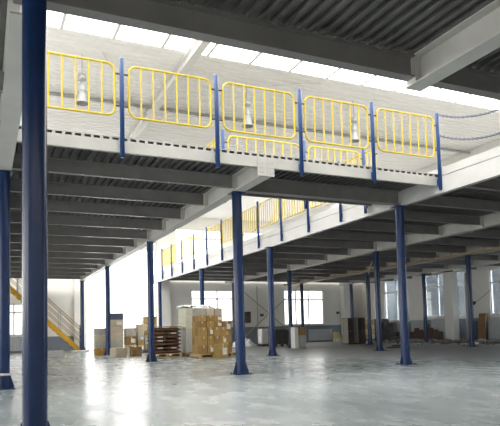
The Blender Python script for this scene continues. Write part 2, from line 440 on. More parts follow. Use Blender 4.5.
# left deck together with the bridge
m1 = empty('mezzanine', (0, 0, 0), 'grey steel mezzanine on the left with the cross bridge under the yellow railing', 'mezzanine', kind='thing')
corrugated('corrugated_deck', -4.9, U1 + .12, FRONT, V3 + .3, m1)
corrugated('corrugated_deck', U1 + .12, U2 - .03, FRONT, 13.15, m1)
mb = MB().box(-4.9, U1 + .12, FRONT, V3 + .3, ZT + .057, ZD).box(U1 + .12, U2 - .03, FRONT, 13.15, ZT + .057, ZD); mb.build('floor_plate', 'plate', m1)
girder(m1, U0, NEAR + .1, V3 + .2, jl[::1])
girder(m1, U1, FRONT + .03, V3 + .2, jl)
for v in jl[0:13]: joist(m1, U0 + .012, U1 - .012, v)
for v in [V0 - JS * 2.0, V0 - JS, V0, V0 + JS, V0 + 2 * JS]: joist(m1, -4.9, U0 - .012, v)
corrugated('corrugated_deck', -4.9, U0 - .02, -1.0, FRONT - .01, m1)
plate(-4.9, U0 + .13, -1.0, FRONT - .01, m1)
# channel along the bridge front, with a bolted end plate over the girder
mb = MB().box(-4.9, U2 - .03, FRONT - .012, FRONT, 4.28, 4.50).box(-4.9, U2 - .03, FRONT, FRONT + .07, 4.28, 4.295).box(-4.9, U2 - .03, FRONT, FRONT + .07, 4.47, 4.485)
u = -4.9
while u < U2 - .1:
    mb.box(u, u + .055, FRONT - .008, FRONT + .004, 4.50, 4.546); u += PITCH
mb.box(-4.9, U2 - .03, FRONT - .010, FRONT + .03, 4.547, 4.562)
mb.build('edge_channel', 'edge', m1)
mb = MB().box(U1 - .19, U1 + .19, FRONT - .03, FRONT - .013, ZG, ZT - .02).box(U1 + .02, U1 + .035, FRONT - .036, FRONT - .03, ZG, ZT - .02)
for i in (-.13, -.07, .10, .15):
    for z in (4.17, 4.27, 4.37): mb.tube([(U1 + i, FRONT - .045, z), (U1 + i, FRONT - .03, z)], .010, 6)
mb.build('end_plate', 'edge', m1)
mb = MB().ibeam('u', V0, U1 + .012, U2 - .012, ZG + .04, ZT, .22, .02, .015); mb.build('cross_beam', 'joist', m1)
mb = MB().box(U1 + .14, U2 - .03, 13.08, 13.17, 4.36, 4.485); mb.build('edge_channel', 'joist', m1)

# overhead deck nearest the camera
m2 = empty('mezzanine', (0, 0, 0), 'dark mezzanine overhead, its ribbed underside filling the top of the view', 'mezzanine', kind='thing')
corrugated('corrugated_deck', U0 + .02, U2 + .1, -1.0, NEAR - .01, m2); plate(U0 + .135, U2 + .1, -1.0, NEAR + .1, m2)
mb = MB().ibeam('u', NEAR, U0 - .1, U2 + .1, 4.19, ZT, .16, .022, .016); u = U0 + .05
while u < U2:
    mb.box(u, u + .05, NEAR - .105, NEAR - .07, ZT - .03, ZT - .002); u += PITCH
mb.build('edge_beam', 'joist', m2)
girder(m2, U1 - .05, -1.0, NEAR + .10, [NEAR + .0], sw=.11)

for v in (NEAR - JS * 1.35, NEAR - JS * 2.6): joist(m2, U0, U1 - .012, v) ; joist(m2, U1 + .012, U2, v)

# right deck
m3 = empty('mezzanine', (0, 0, 0), 'grey steel mezzanine on the right with the long white edge beam', 'mezzanine', kind='thing')
jr = [V0 + JS * k for k in range(-5, 13)]
corrugated('corrugated_deck', U2 - .005, UR - .05, 1.0, VB - .6, m3); plate(U2 - .008, UR - .05, 1.0, VB - .6, m3)
mb = MB().box(U2 - .025, U2 - .01, 1.0, VB - .6, ZG, ZT).box(U2 - .01, U2 + .11, 1.0, VB - .6, ZG, ZG + .02).box(U2 - .01, U2 + .11, 1.0, VB - .6, ZT - .02, ZT)
mb.build('edge_girder', 'white', m3)
mb = MB().box(U2 - .025, U2 - .01, 1.0, VB - .6, 4.505, 4.70).box(U2 - .01, U2 + .05, 1.0, VB - .6, 4.685, 4.70); mb.build('toe_board', 'white', m3)
for u in (U3, U4, U5): girder(m3, u, 1.0, VB - .6, jr)
for v in jr:
    for a, b_ in ((U2, U3), (U3, U4), (U4, U5)): joist(m3, a + .012, b_ - .012, v)
    if v > 20: joist(m3, U5 + .012, UR - .06, v)

# ------------------------------------------------------------------ blue columns
CR = .113
def column_proto():
    e = empty('steel_column', (0, 0, 0), 'x', 'column', kind='thing')
    MB().lathe([(CR, .015), (CR, ZG - .012)], n=28).build('shaft', 'blue', e)
    MB().box(-.2, .2, -.2, .2, 0, .016, bev=.003).build('base_plate', 'blue', e)
    for k in range(4):
        a = k * PI / 2; d = Vector((math.cos(a), math.sin(a), 0)); t = Vector((-math.sin(a), math.cos(a), 0)) * .006
        p = [d * (CR - .01) + Vector((0, 0, .016)), d * .192 + Vector((0, 0, .016)), d * .192 + Vector((0, 0, .035)), d * (CR + .006) + Vector((0, 0, .27)), d * (CR - .01) + Vector((0, 0, .27))]
        MB().prism([q - t for q in p], t * 2).build('gusset', 'blue', e)
    MB().box(-.16, .16, -.16, .16, ZG - .013, ZG - .001).build('cap_plate', 'blue', e)
    for sx in (-1, 1):
        for sy in (-1, 1):
            MB().tube([(sx * .16, sy * .16, .014), (sx * .16, sy * .16, .04)], .016, 6).build('anchor_bolt', 'dark', e)
    return e
proto = column_proto()
columns = [
    (.345, NEAR - .72, 'thick blue column nearest the camera at left, dark on its right side'),
    (U0, V0 - .1, 'blue column cut by the left edge of the photo, white ring at its foot'),
    (U1, V0, 'blue column in the middle of the hall, the tall one under the bridge end plate'),
    (U1, V1, 'blue column in front of the brown sack pallet'),
    (U1, V2, 'blue column standing among the stacked grey cartons at left'),
    (U1, V3, 'blue column at the foot of the yellow stair'),
    (U2, V0, 'tall blue column right of centre, nearest on the right side'),
    (U2, V1, 'blue column in front of the white wrapped tote and dark bin'),
    (U2, V2, 'blue column rising behind the tall tan carton stack'),
    (U2, V3, 'thin blue column left of the white cartons, in front of the white pilaster'),
    (U3, V1, 'blue column in front of the dark stepped crates'),
    (U3, V2, 'blue column between the dark bin and the tall beige cartons'),
    (U3, V3, 'thin blue column half hidden behind the tall middle column'),
    (U4, V1, 'dark blue column in front of the right wall pilaster'),
    (U4, V2, 'dark blue column just right of the two tall dark crates'),
    (U4, V3, 'thin blue column in front of the bright back window, behind the beige cartons'),
    (U5, V2, 'dark blue column in front of the right wall radiators'),
    (U5, V3, 'thin blue column rising behind the two tall dark crates'),
    (U3, V0, 'blue column on the right, just outside the frame'),
]
for i, (u, v, lab) in enumerate(columns[:-1]):
    c = proto if i == 0 else copy_tree(proto, (u, v, 0))
    c.location = (u, v, 0); c.scale = (.88, .88, 1) if i == 0 else (1, 1, 1); c['label'] = lab; c['group'] = 'blue columns carrying the mezzanines'
    if i == 1:
        n = 24
        MB().tube([((CR + .022) * math.cos(2 * PI * k / n), (CR + .022) * math.sin(2 * PI * k / n), .27) for k in range(n)], .022, 8, closed=True).build('clamp_ring', 'label', c)['label'] = 'white ring clamped round the foot'
del c

# ------------------------------------------------------------------ railings
def rounded_loop(w, z0, z1, r, y=0.0, n=6):
    pts = []
    for (cx, cz, a0) in ((w - r, z1 - r, 0), (r, z1 - r, PI / 2), (r, z0 + r, PI), (w - r, z0 + r, 1.5 * PI)):
        for k in range(n + 1):
            a = a0 + PI / 2 * k / n; pts.append((cx + r * math.cos(a), y, cz + r * math.sin(a)))
    return pts
def make_panel(w, label, group, bars=6):
    """local x along the rail from post to post; origin on the left post at deck top"""
    e = empty('guard_railing', (0, 0, 0), label, 'railing', group)
    g = .13; f = MB().tube([(p[0] + g, 0, p[2]) for p in rounded_loop(w - 2 * g, .34, 1.31, .15)], .021, 8, closed=True)
    f.build('frame', 'yellow', e)
    for k in range(bars):
        x = g + (w - 2 * g) * (k + 1) / (bars + 1)
        MB().tube([(x, 0, .345), (x, 0, 1.305)], .0165, 8).build('bar', 'yellow', e)
    for x0, x1 in ((.045, g - .01), (w - g + .01, w - .045)):
        for z in (.53, 1.13): MB().tube([(x0, 0, z), (x1, 0, z)], .016, 6).build('clip', 'dark', e)
    return e
def make_post(label, group):
    e = empty('railing_post', (0, 0, 0), label, 'post', group)
    MB().lathe([(.0, -.42), (.043, -.42), (.043, 1.42), (.03, 1.44), (.0, 1.445)], n=14).build('shaft', 'postblue', e)
    MB().box(-.03, .03, .03, .075, -.30, -.16).build('fixing_bracket', 'postblue', e)
    return e
RW = 1.87
px = [2.25, 4.113, 6.0, 7.86, 9.765]
pl = ['blue railing post between the two leftmost yellow panels', 'second blue railing post from the left on the bridge front',
      'third blue railing post from the left, right of the bolted end plate', 'fourth blue railing post from the left on the bridge front',
      'blue railing post at the right corner where the chains start']
gl = ['leftmost yellow railing panel on the bridge, half hidden by the near column', 'second yellow railing panel from the left on the bridge front',
      'middle yellow railing panel above the bolted end plate', 'fourth yellow railing panel from the left on the bridge front',
      'rightmost yellow railing panel on the bridge, beside the sagging chains']
post0 = make_post('x', 'x'); panels = {}
ZP = 4.585
FV = FRONT - .085
for i, u in enumerate(px):
    p = post0 if i == 0 else copy_tree(post0, (0, 0, 0))
    p.location = (u, FV, ZP); p['label'] = pl[i]; p['group'] = 'blue posts on the bridge front'
pan0 = make_panel(RW, 'x', 'x')
for i in range(5):
    u = px[0] - RW + RW * i
    p = pan0 if i == 0 else (copy_tree(pan0, (0, 0, 0)) if i < 4 else make_panel(px[4] - px[3], 'x', 'x'))
    p.location = (u, FV, ZP); p['label'] = gl[i]; p['group'] = 'yellow railing panels on the bridge front'
p = copy_tree(post0, (px[0] - RW, FV, ZP), 'blue railing post hidden behind the near column', 'blue posts on the bridge front')
# rear side of the bridge
ru = [5.42, 7.76, 9.70]
rl = ['blue post of the rear bridge railing beside the middle front panel', 'middle blue post of the rear bridge railing, right of the third front post', 'blue post of the rear bridge railing behind the fourth front panel']
for u, l in zip(ru, rl): copy_tree(post0, (u, 13.24, ZP), l, 'blue posts of the rear bridge railing', rz=PI)
for i in range(2):
    p = make_panel(ru[i + 1] - ru[i], ['yellow rear railing panel low behind the middle front panel', 'yellow rear railing panel low behind the fourth front panel'][i], 'yellow panels of the rear bridge railing', 7)
    p.location = (ru[i], 13.24, ZP)
# rail on the right deck's edge towards the opening, and the first run on the left deck's edge
names = ['nearest', 'second', 'third', 'fourth', 'fifth', 'sixth', 'seventh', 'eighth', 'ninth', 'tenth', 'eleventh']
EU = U2 - .075
pan_e = make_panel(1.91, 'x', 'x', 8)
for k in range(11):
    v = 14.55 + 1.91 * k
    copy_tree(post0, (EU, v, ZP), '%s blue post along the right deck edge, seen under the bridge' % names[k], 'blue posts along the white right deck edge', rz=-PI / 2)
    if k < 10:
        p = pan_e if k == 0 else copy_tree(pan_e, (0, 0, 0))
        p.location = (EU, v, ZP); p.rotation_euler = (0, 0, PI / 2)
        p['label'] = '%s yellow panel along the right deck edge, seen under the bridge' % names[k]; p['group'] = 'yellow panels along the white right deck edge'
for k in range(2):
    p = copy_tree(pan_e, (U1 + .185, 13.4 + 1.89 * k, ZP), ['yellow panel on the left deck edge just behind the second front post', 'yellow panel on the left deck edge, the farther one'][k], 'yellow panels along the left deck edge', rz=PI / 2)
for k in range(2):
    copy_tree(post0, (U1 + .185, 15.3 + 1.89 * k, ZP), ['blue post on the left deck edge behind the bridge railing', 'blue post on the left deck edge, the farther one'][k], 'blue posts along the left deck edge', rz=PI / 2)
p = copy_tree(pan_e, (EU, 12.64, ZP), 'yellow panel on the right deck edge, low behind the fourth front post', 'yellow panels along the white right deck edge', rz=PI / 2)

# chains
def chain(z, label):
    mb = MB(); n = 62; L = 3.75; pts = []
    for i in range(n + 1):
        t = i / n; pts.append(Vector((9.76 + .03 * math.sin(t * 3), FV - .045 - t * L, z - .50 * 4 * t * (1 - t))))
    for i in range(n):
        a, b_ = pts[i], pts[i + 1]; d = (b_ - a); c = (a + b_) / 2; l = d.length * .68; d.normalize()
        sd = d.cross(Vector((0, 0, 1))).normalized(); up = sd.cross(d)
        w = sd if i % 2 else up
        loop = [c + d * (l * math.cos(2 * PI * k / 10)) + w * (.022 * math.sin(2 * PI * k / 10)) for k in range(10)]
        mb.tube(loop, .0085, 5, closed=True)
    o = mb.build('barrier_chain', 'chain'); tag(o, label, 'chain')
chain(5.97, 'upper sagging steel chain off the right corner post')
chain(5.46, 'lower sagging steel chain off the right corner post')
copy_tree(post0, (9.76, FV - 3.84, ZP), 'blue post holding the far ends of the chains, beyond the right frame', 'blue posts on the bridge front')

# ------------------------------------------------------------------ stair
st = empty('staircase', (5.25, 35.42, 0), 'yellow steel staircase climbing left behind the near columns', 'stairs')
RUN, RISE, NS = 4.62, 4.46, 18
for y in (-.45, .45):
    p = [(.04, y, 0), (-.20, y, 0), (-RUN - .1, y, RISE - .16), (-RUN - .1, y, RISE + .02), (-RUN + .06, y, RISE + .02), (.04, y, .06)]
    MB().prism(p, (0, .025 if y > 0 else -.025, 0)).build('stringer', 'stairyellow', st)
for k in range(NS):
    x = -.05 - RUN * (k + .5) / NS; z = RISE * (k + .35) / (NS + .2)
    MB().box(x - .13, x + .13, -.45, .45, z - .03, z).build('tread', 'galv', st)
MB().tube([(.02, -.5, 0), (.02, -.5, 1.55)], .045, 12).build('newel_post', 'blue', st)
MB().tube([(.02, .5, 0), (.02, .5, 1.55)], .045, 12).build('newel_post', 'blue', st)
for y in (-.5, .5):
    for z in (.5, .86, 1.28): MB().tube([(.02, y, z), (-RUN, y, z + RISE * .99)], .030 if z > 1 else .022, 8).build('handrail', 'pipe', st)
    for t in (.26, .5, .76): 
        MB().tube([(-RUN * t, y, RISE * t), (-RUN * t, y, 1.28 + RISE * .99 * t)], .028, 8).build('baluster', 'galv', st)

# ------------------------------------------------------------------ cross braces, pipes, wall fittings
def brace(pts, label, mat='rod', r=.030, name='brace_rod', cat='brace'):
    return tag(MB().tube(pts, r, 8).build(name, mat), label, cat, None, 'thing')
x0, x1, yv = U3 + .108, U4 - .108, V3 + .03
brace([(x0, yv, 4.02), (x1, yv, .12)], 'tan brace rod falling to the right in front of the back wall')
brace([(x0, yv - .055, .12), (x1, yv - .055, 4.02)], 'tan brace rod rising to the right in front of the back wall')
g = tag(MB().lathe([(.0, -.02), (.13, -.02), (.13, .02), (.0, .02)], n=16).build('brace_disc', 'galv'), 'small round plate where the two tan brace rods cross', 'plate')
g.location = ((x0 + x1) / 2, yv - .03, 2.07); g.rotation_euler = (PI / 2, 0, 0)
brace([(U4 - .05, V2 - .15, 4.0), (16.5, V1 + 2.6, 4.05)], 'tan brace rod slanting under the right deck, right of centre', r=.03)
pp = MB().tube([(18.9, 15.0, 4.05), (18.9, 35.3, 4.05)], .055, 10)
for v in jr:
    if 16 < v < 35: pp.box(18.88, 18.92, v - .02, v + .02, 4.08, 4.215)
tag(pp.build('service_pipe', 'pipe'), 'brown pipe hung lengthwise under the right deck', 'pipe')
wp = MB().tube([(UR - .14, 25.95, 0), (UR - .14, 25.95, 4.05)], .07, 12); wp.box(UR - .08, UR - .004, 25.93, 25.97, 1.0, 1.06).box(UR - .08, UR - .004, 25.93, 25.97, 3.0, 3.06)
tag(wp.build('drain_pipe', 'white'), 'white vertical pipe on the right wall beside the pilaster', 'pipe')
wp = MB().tube([(17.4, VB - .08, 0), (17.4, VB - .08, 4.1)], .035, 10).box(17.38, 17.42, VB - .05, VB, 1.0, 1.05).box(17.38, 17.42, VB - .05, VB, 3.2, 3.25)
tag(wp.build('wall_conduit', 'white'), 'thin pale conduit down the back wall behind the brace rods', 'pipe')
# framed notice board, small switch boxes, wall lamp
nb = empty('notice_board', (16.62, VB, 1.5), 'small brown framed board on the back wall, right of the middle column', 'board')
MB().box(-.27, .27, -.05, 0, 0, .78).build('frame', 'notice', nb)
for a, b_ in ((-.22, -.02), (.02, .22)): MB().box(a, b_, -.056, -.05, .08, .70).build('panel', 'rubble', nb)
for (u, v, z, lab) in [(17.75, VB, 1.95, 'small dark switch box on the back wall right of the notice board'), (24.1, VB, 2.05, 'small dark switch box on the back wall right of the bright window')]:
    s_ = empty('switch_box', (u, v, z), lab, 'switch box'); MB().box(-.12, .12, -.09, 0, 0, .17, bev=.01).build('body', 'dark', s_); MB().box(-.03, .03, -.12, -.09, .05, .11).build('lever', 'galv', s_)
wl = empty('wall_lamp', (UR, 25.43, 2.2), 'small dark lamp on the right wall beside the pale pipe', 'lamp')
MB().box(-.1, 0, -.07, .07, 0, .16, bev=.01).build('bracket', 'dark', wl)
h = MB().lathe([(.03, .0), (.06, -.05), (.11, -.16), (.10, -.16)], n=14).build('lamp_shade', 'dark', wl); h.location = (-.14, 0, .1)
cb = MB().tube([(UR - .03, 25.3, 2.32), (UR - .03, 24.8, 2.6), (UR - .03, 24.2, 2.95)], .018, 6)
tag(cb.build('wall_cable', 'galv'), 'grey cable slanting from the dark wall lamp to the right window', 'cable')
b2 = empty('switch_box', (UR, 34.4, 2.0), 'small dark box on the right wall left of the first right window', 'switch box')
MB().box(-.1, 0, -.12, .12, 0, .14, bev=.01).build('body', 'dark', b2)

# radiators
def radiator(loc, w, h, rz, label):
    e = empty('radiator', loc, label, 'radiator', 'radiators under the windows'); e.rotation_euler = (0, 0, rz)
    mb = MB(); n = int(w / .11)
    for k in range(n):
        x = -w / 2 + w * (k + .5) / n; mb.box(x - .045, x + .045, -.16, -.05, .12, h - .03, bev=.02)
    mb.build('fins', 'radiator', e)
    MB().box(-w / 2 - .02, w / 2 + .02, -.19, -.02, h - .03, h).build('top_cover', 'radiator', e)
    for s_ in (-1, 1): MB().box(s_ * w * .45 - .03, s_ * w * .45 + .03, -.14, -.07, 0, .12).build('foot', 'galv', e)
    MB().tube([(-w / 2 - .05, -.10, .2), (w / 2 + .05, -.10, .2)], .025, 8).build('pipe', 'radiator', e)
radiator((22.45, VB, 0), 2.0, .95, 0, 'long low radiator on the back wall under the bright right-hand window')
radiator((1.2, VB, 0), 2.0, .88, 0, 'radiator at far left seen between the two near columns')
radiator((UR, 31.9, 0), 1.1, 1.34, -PI / 2, 'white radiator on the right wall behind the brown boards')
radiator((UR, 30.4, 0), 1.2, 1.38, -PI / 2, 'white radiator right of the tall blue column on the right wall')
radiator((UR, 28.4, 0), 1.3, 1.40, -PI / 2, 'white radiator left of the right wall pilaster')
radiator((UR, 23.6, 0), 1.7, 1.38, -PI / 2, 'white radiator behind the upright wooden board at the right edge')

# ------------------------------------------------------------------ pallets and goods
OFF = [0.0, 0.0]
def at(du, dv): OFF[0], OFF[1] = du, dv      # where a group of goods stands
def pallet(u0, u1, v0, v1, label, mat='wood', h=.15):
    e = empty('pallet', (u0 + OFF[0], v0 + OFF[1], 0), label, 'pallet'); W, D = u1 - u0, v1 - v0
    n = 6
    for k in range(n):
        y = D * k / n; MB().box(0, W, y, y + D / n * .72, h - .03, h).build('board', mat, e)
    for k in range(3):
        x = (W - .1) * k / 2; MB().box(x, x + .1, 0, D, .035, h - .03).build('stringer', mat, e)
    for y in (0, D / 2 - .05, D - .1): MB().box(0, W, y, y + .1, 0, .035).build('bottom_board', mat, e)
    return e
def carton(u0, u1, v0, v1, z0, z1, mat, label, group, lab=None, rz=0.0, name='carton', cat='box', tape=True):
    cx, cy = (u0 + u1) / 2 + OFF[0], (v0 + v1) / 2 + OFF[1]; w, d, h = (u1 - u0) / 2 - .004, (v1 - v0) / 2 - .004, z1 - z0 - .002
    e = empty(name, (cx, cy, z0), label, cat, group); e.rotation_euler = (0, 0, rz)
    MB().box(-w, w, -d, d, 0, h, bev=.012).build('body', mat, e)
    if tape:
        t = MB().box(-.03, .03, -d - .002, d + .002, h - .001, h + .0015).box(-.03, .03, -d - .002, -d + .004, h - h * .3, h)
        t.build('tape', 'tape', e)
    if lab: MB().box(-w * .1, w * .75, -d - .003, -d + .004, h * .25, h * .72).build('label_sheet', 'label', e)
    return e

# -- left group of grey and beige cartons
zz = [0, .32, .63, .94, 1.26]
for k, (m, l) in enumerate([('orange', 'orange brown carton at the bottom of the leftmost stack'), ('greycard', 'grey carton second from the bottom of the leftmost stack'),
                            ('beige', 'beige carton third from the bottom of the leftmost stack'), ('greycard', 'grey carton on top of the leftmost stack')]):
    carton(4.70, 5.24, 27.35, 27.95, zz[k], zz[k + 1], m, l, None)
zz = [0, .34, .66, 1.0, 1.32, 1.64, 1.95]
for k, (m, l) in enumerate([('greycard', 'grey carton at the foot of the stack with the slate lid box'), ('greycard', 'grey carton second in the stack with the slate lid box'),
                            ('beige', 'beige carton third in the stack with the slate lid box'), ('beige', 'grey beige carton fourth in the stack with the slate lid box'),
                            ('beige', 'pale beige carton just under the slate blue box'), ('slate', 'slate blue box on top of the left carton stacks')]):
    carton(5.36, 5.98, 27.3, 27.95, zz[k], zz[k + 1], m, l, None, lab=(k == 4), tape=(k != 5))
zz = [0, .42, .84, 1.25]
for k, (m, l) in enumerate([('beige', 'beige carton at the bottom behind the open carton'), ('tan2', 'tan carton in the middle behind the open carton'), ('greycard', 'grey beige carton on top behind the open carton')]):
    carton(6.26, 6.76, 28.0, 28.6, zz[k], zz[k + 1], m, l, None, lab=(k == 1))
carton(4.95, 5.47, 24.6, 25.2, 0, .38, 'beige', 'low beige carton on the floor in front of the slate topped stack', None, rz=.25, tape=True)
# open carton with crumpled film in it
e = empty('open_carton', (5.86, 24.5, 0), 'open tan carton with white plastic showing, left of the nearer column', 'box')
mb = MB(); w, d, h, t = .21, .22, .40, .012
mb.box(-w, w, -d, -d + t, 0, h).box(-w, w, d - t, d, 0, h).box(-w, -w + t, -d + t, d - t, 0, h).box(w - t, w, -d + t, d - t, 0, h).box(-w + t, w - t, -d + t, d - t, 0, t)
mb.build('body', 'tan2', e)
for s_ in (-1, 1): MB().prism([(s_ * w, -d, h), (s_ * w, d, h), (s_ * (w + .12), d, h + .06), (s_ * (w + .12), -d, h + .06)], (0, 0, .008)).build('flap', 'tan2', e)

def crumple(cx, cy, z, rx, ry, rz, seed, sub=3, flat=True, rough=.35):
    """a crumpled heap: noisy dome with a flat bottom"""
    rnd = random.Random(seed); bm = bmesh.new(); bmesh.ops.create_icosphere(bm, subdivisions=sub, radius=1)
    for v in bm.verts:
        n = 1 + rough * (rnd.random() - .5) + .18 * math.sin(5 * v.co.x + seed) * math.cos(4 * v.co.y)
        v.co = Vector((v.co.x * rx * n, v.co.y * ry * n, max(v.co.z, 0) * rz * n))
    me = MB(); bm.verts.index_update()
    me.add([(v.co.x + cx, v.co.y + cy, v.co.z + z) for v in bm.verts], [tuple(v.index for v in f.verts) for f in bm.faces]); bm.free()
    return me
tag(crumple(0, 0, 0, .13, .13, .43, 3).build('plastic_bag', 'film'), 'crumpled white plastic inside the open tan carton', 'plastic').location = (5.86, 24.5, .012)

at(.24, .45)
# -- pallet load of pinkish wrapped packs
pallet(6.55, 7.6, 27.5, 28.5, 'blue pallet under the pinkish packs, behind the nearer column', 'bluepallet')
k = 0
for j in range(4):
    for i in range(3):
        u = 6.58 + .34 * i + random.uniform(-.015, .015); z = .15 + .235 * j
        carton(u, u + .32, 27.53, 28.4, z, z + .235, ('beige', 'tan', 'greycard')[(i + j) % 3], 'pinkish beige pack in the low pallet load behind the nearer left column', 'pinkish packs on the blue pallet', lab=(i + j) % 2 == 0, tape=False, name='wrapped_pack', cat='pack')
carton(6.60, 7.05, 27.6, 28.1, 1.09, 1.42, 'beige', 'beige carton sitting on the pinkish packs', None)
carton(7.05, 7.62, 27.75, 28.4, 1.09, 1.40, 'beige', 'low beige carton on the pinkish packs, directly under the tan one', None)
carton(7.06, 7.6, 27.75, 28.4, 1.40, 1.80, 'tan', 'tan carton topmost above the pinkish packs', None)

at(-.12, -.44)
# -- pallet of brown sacks
pallet(6.05, 7.25, 22.5, 23.6, 'wooden pallet under the brown sacks')
def sack(u0, u1, v0, v1, z0, z1, label, group, seed, tab):
    e = empty('sack', ((u0 + u1) / 2 + OFF[0], (v0 + v1) / 2 + OFF[1], z0), label, 'sack', group); rnd = random.Random(seed)
    w, d, h = (u1 - u0) / 2 * 1.04, (v1 - v0) / 2, (z1 - z0)
    nx, ny = 7, 7; vs = []; fs = []
    for top in (1, 0):
        for i in range(nx):
            for j in range(ny):
                a, b_ = i / (nx - 1) * 2 - 1, j / (ny - 1) * 2 - 1
                e_ = (1 - abs(a) ** 9) * (1 - abs(b_) ** 9)
                zc = h * .5 + (h * .5 * (.35 + .65 * e_) * (1 if top else -1)) + rnd.uniform(-.008, .008) * e_
                vs.append((a * w * (1 + .02 * rnd.random()), b_ * d, max(0.002, zc)))
    o = nx * ny
    for i in range(nx - 1):
        for j in range(ny - 1):
            q = [i * ny + j, (i + 1) * ny + j, (i + 1) * ny + j + 1, i * ny + j + 1]; fs += [tuple(q), tuple(o + t_ for t_ in q[::-1])]
    rim = [i * ny for i in range(nx)] + [(nx - 1) * ny + j for j in range(1, ny)] + [i * ny + ny - 1 for i in range(nx - 2, -1, -1)] + [j for j in range(ny - 2, 0, -1)]
    for a, b_ in zip(rim, rim[1:] + rim[:1]): fs.append((b_, a, a + o, b_ + o))
    MB().add(vs, fs, True).build('body', 'sack', e)
    if tab: MB().box(-w * .4, w * .35, -d - .006, -d + .03, h * .36, h * .64).build('label_sheet', 'label', e)
k = 0
for j in range(7):
    for i in range(2):
        u = 6.1 + .55 * i; k += 1
        sack(u, u + .55, 22.54, 23.5, .15 + .145 * j, .15 + .145 * (j + 1), 'dark brown sack lying in the stacked layers on the wooden pallet', 'brown sacks on the pallet', k, (i, j) in ((0, 1), (0, 3), (0, 4), (1, 1), (1, 5)))
lid = MB().box(5.96, 7.10, 22.08, 23.08, 1.19, 1.215)
tag(lid.build('cardboard_sheet', 'tan2'), 'flat cardboard sheet covering the brown sacks', 'cardboard')

at(.32, .36)
# -- tall pale cartons under plastic
pallet(7.02, 8.1, 21.9, 23.0, 'wooden pallet under the tall pale cartons')
k = 0
for j in range(6):
    for i in range(2):
        u = 7.05 + .5 * i; z = .15 + .30 * j
        mt = ('pale' if i == 0 else 'whitecard') if j > 2 else ('whitecard' if i == 0 else 'pale')
        lay = ['bottom', 'second', 'third', 'fourth', 'fifth', 'top'][j]
        carton(u, u + .49, 21.95, 22.9, z, z + .30, mt, '%s %s carton in the tall pale stack beside the brown sacks, %s layer' % ('left' if i == 0 else 'right', 'white' if mt == 'whitecard' else 'pale green', lay), 'pale cartons in the tall stack', tape=False)
fm = MB(); rnd = random.Random(5)
nx, ny = 22, 12; vs = []; fs = []
for i in range(nx):
    for j in range(ny):
        a, b_ = i / (nx - 1), j / (ny - 1)
        ed = max(abs(a - .5), abs(b_ - .5)) * 2
        vs.append((7.32 + 1.12 * a, 22.22 + 1.1 * b_, 1.97 + rnd.uniform(0, .11) - (.02 if ed > .97 else 0)))
for i in range(nx - 1):
    for j in range(ny - 1): fs.append((i * ny + j, (i + 1) * ny + j, (i + 1) * ny + j + 1, i * ny + j + 1))
fm.add(vs, fs, True); o = fm.build('plastic_sheet', 'film'); tag(o, 'crumpled white plastic sheet over the tall pale cartons', 'plastic')
sm = o.modifiers.new('thick', 'SOLIDIFY'); sm.thickness = .01

at(.12, 0)
# -- tall stack of tan cartons
pallet(6.99, 8.10, 20.02, 21.12, 'wooden pallet under the tall tan carton stack')
lay = ['bottom', 'second', 'third', 'fourth', 'fifth', 'sixth']
hh = .325
for j in range(3):
    for i in range(4):
        for q in range(3):
            u = 7.07 + .265 * i + random.uniform(-.012, .012); v = 20.08 + .33 * q + random.uniform(-.012, .012)
            carton(u, u + .257, v, v + .32, .15 + hh * j, .15 + hh * (j + 1), 'tan' if (i + j + q) % 3 else 'tan2', 'tan carton in the %s layer of the tall stack on the pallet' % lay[j], 'tan cartons, %s layer of the tall stack' % lay[j], lab=(i + 2 * j) % 4 == 1 and q == 0)
for j in range(2):
    for i in range(3):
        for q in range(2):
            u = 7.09 + .325 * i + random.uniform(-.01, .01); v = 20.34 + .37 * q
            z = .15 + hh * 3 + .22 * j
            carton(u, u + .318, v, v + .36, z, z + .22, 'tan' if (i + q + j) % 2 else 'tan2', 'tan carton in the %s layer of the tall stack, set back' % lay[3 + j], 'tan cartons, %s layer of the tall stack' % lay[3 + j], lab=(i == 2 and q == 0))
for i in range(3):
    u = 7.10 + .33 * i; z = .15 + hh * 3 + .44
    carton(u, u + .32, 20.4, 21.05, z, z + .28, ('greycard', 'beige', 'greycard')[i], 'grey brown carton in the topmost row of the tall stack, %s' % ['its left one', 'the middle one', 'its right one'][i], 'grey cartons topping the tall stack')
tag(crumple(0, 0, 0, .45, .28, .07, 11, rough=.5).build('plastic_sheet', 'film'), 'white plastic crumpled on the topmost grey carton row', 'plastic').location = (7.62, 20.75, .15 + hh * 3 + .72)
carton(7.46, 7.90, 19.45, 19.80, 0, .52, 'tan', 'tan carton with a pale label standing in front of the tall stack', None, lab=True, rz=.10)
pallet(8.12, 8.86, 20.5, 21.5, 'low wooden pallet under the cartons right of the tall stack')
for j in range(3):
    for q in range(2):
        carton(8.15, 8.52, 20.55 + .44 * q, 20.97 + .44 * q, .15 + .40 * j, .55 + .40 * j, ('tan2', 'tan', 'tan2')[j], '%s brown carton in the narrow stack touching the middle column in view, %s one' % (['bottom', 'middle', 'top'][j], ['front', 'rear'][q]), 'brown cartons in the narrow stack', lab=(j == 2 and q == 0))

at(0, 0)
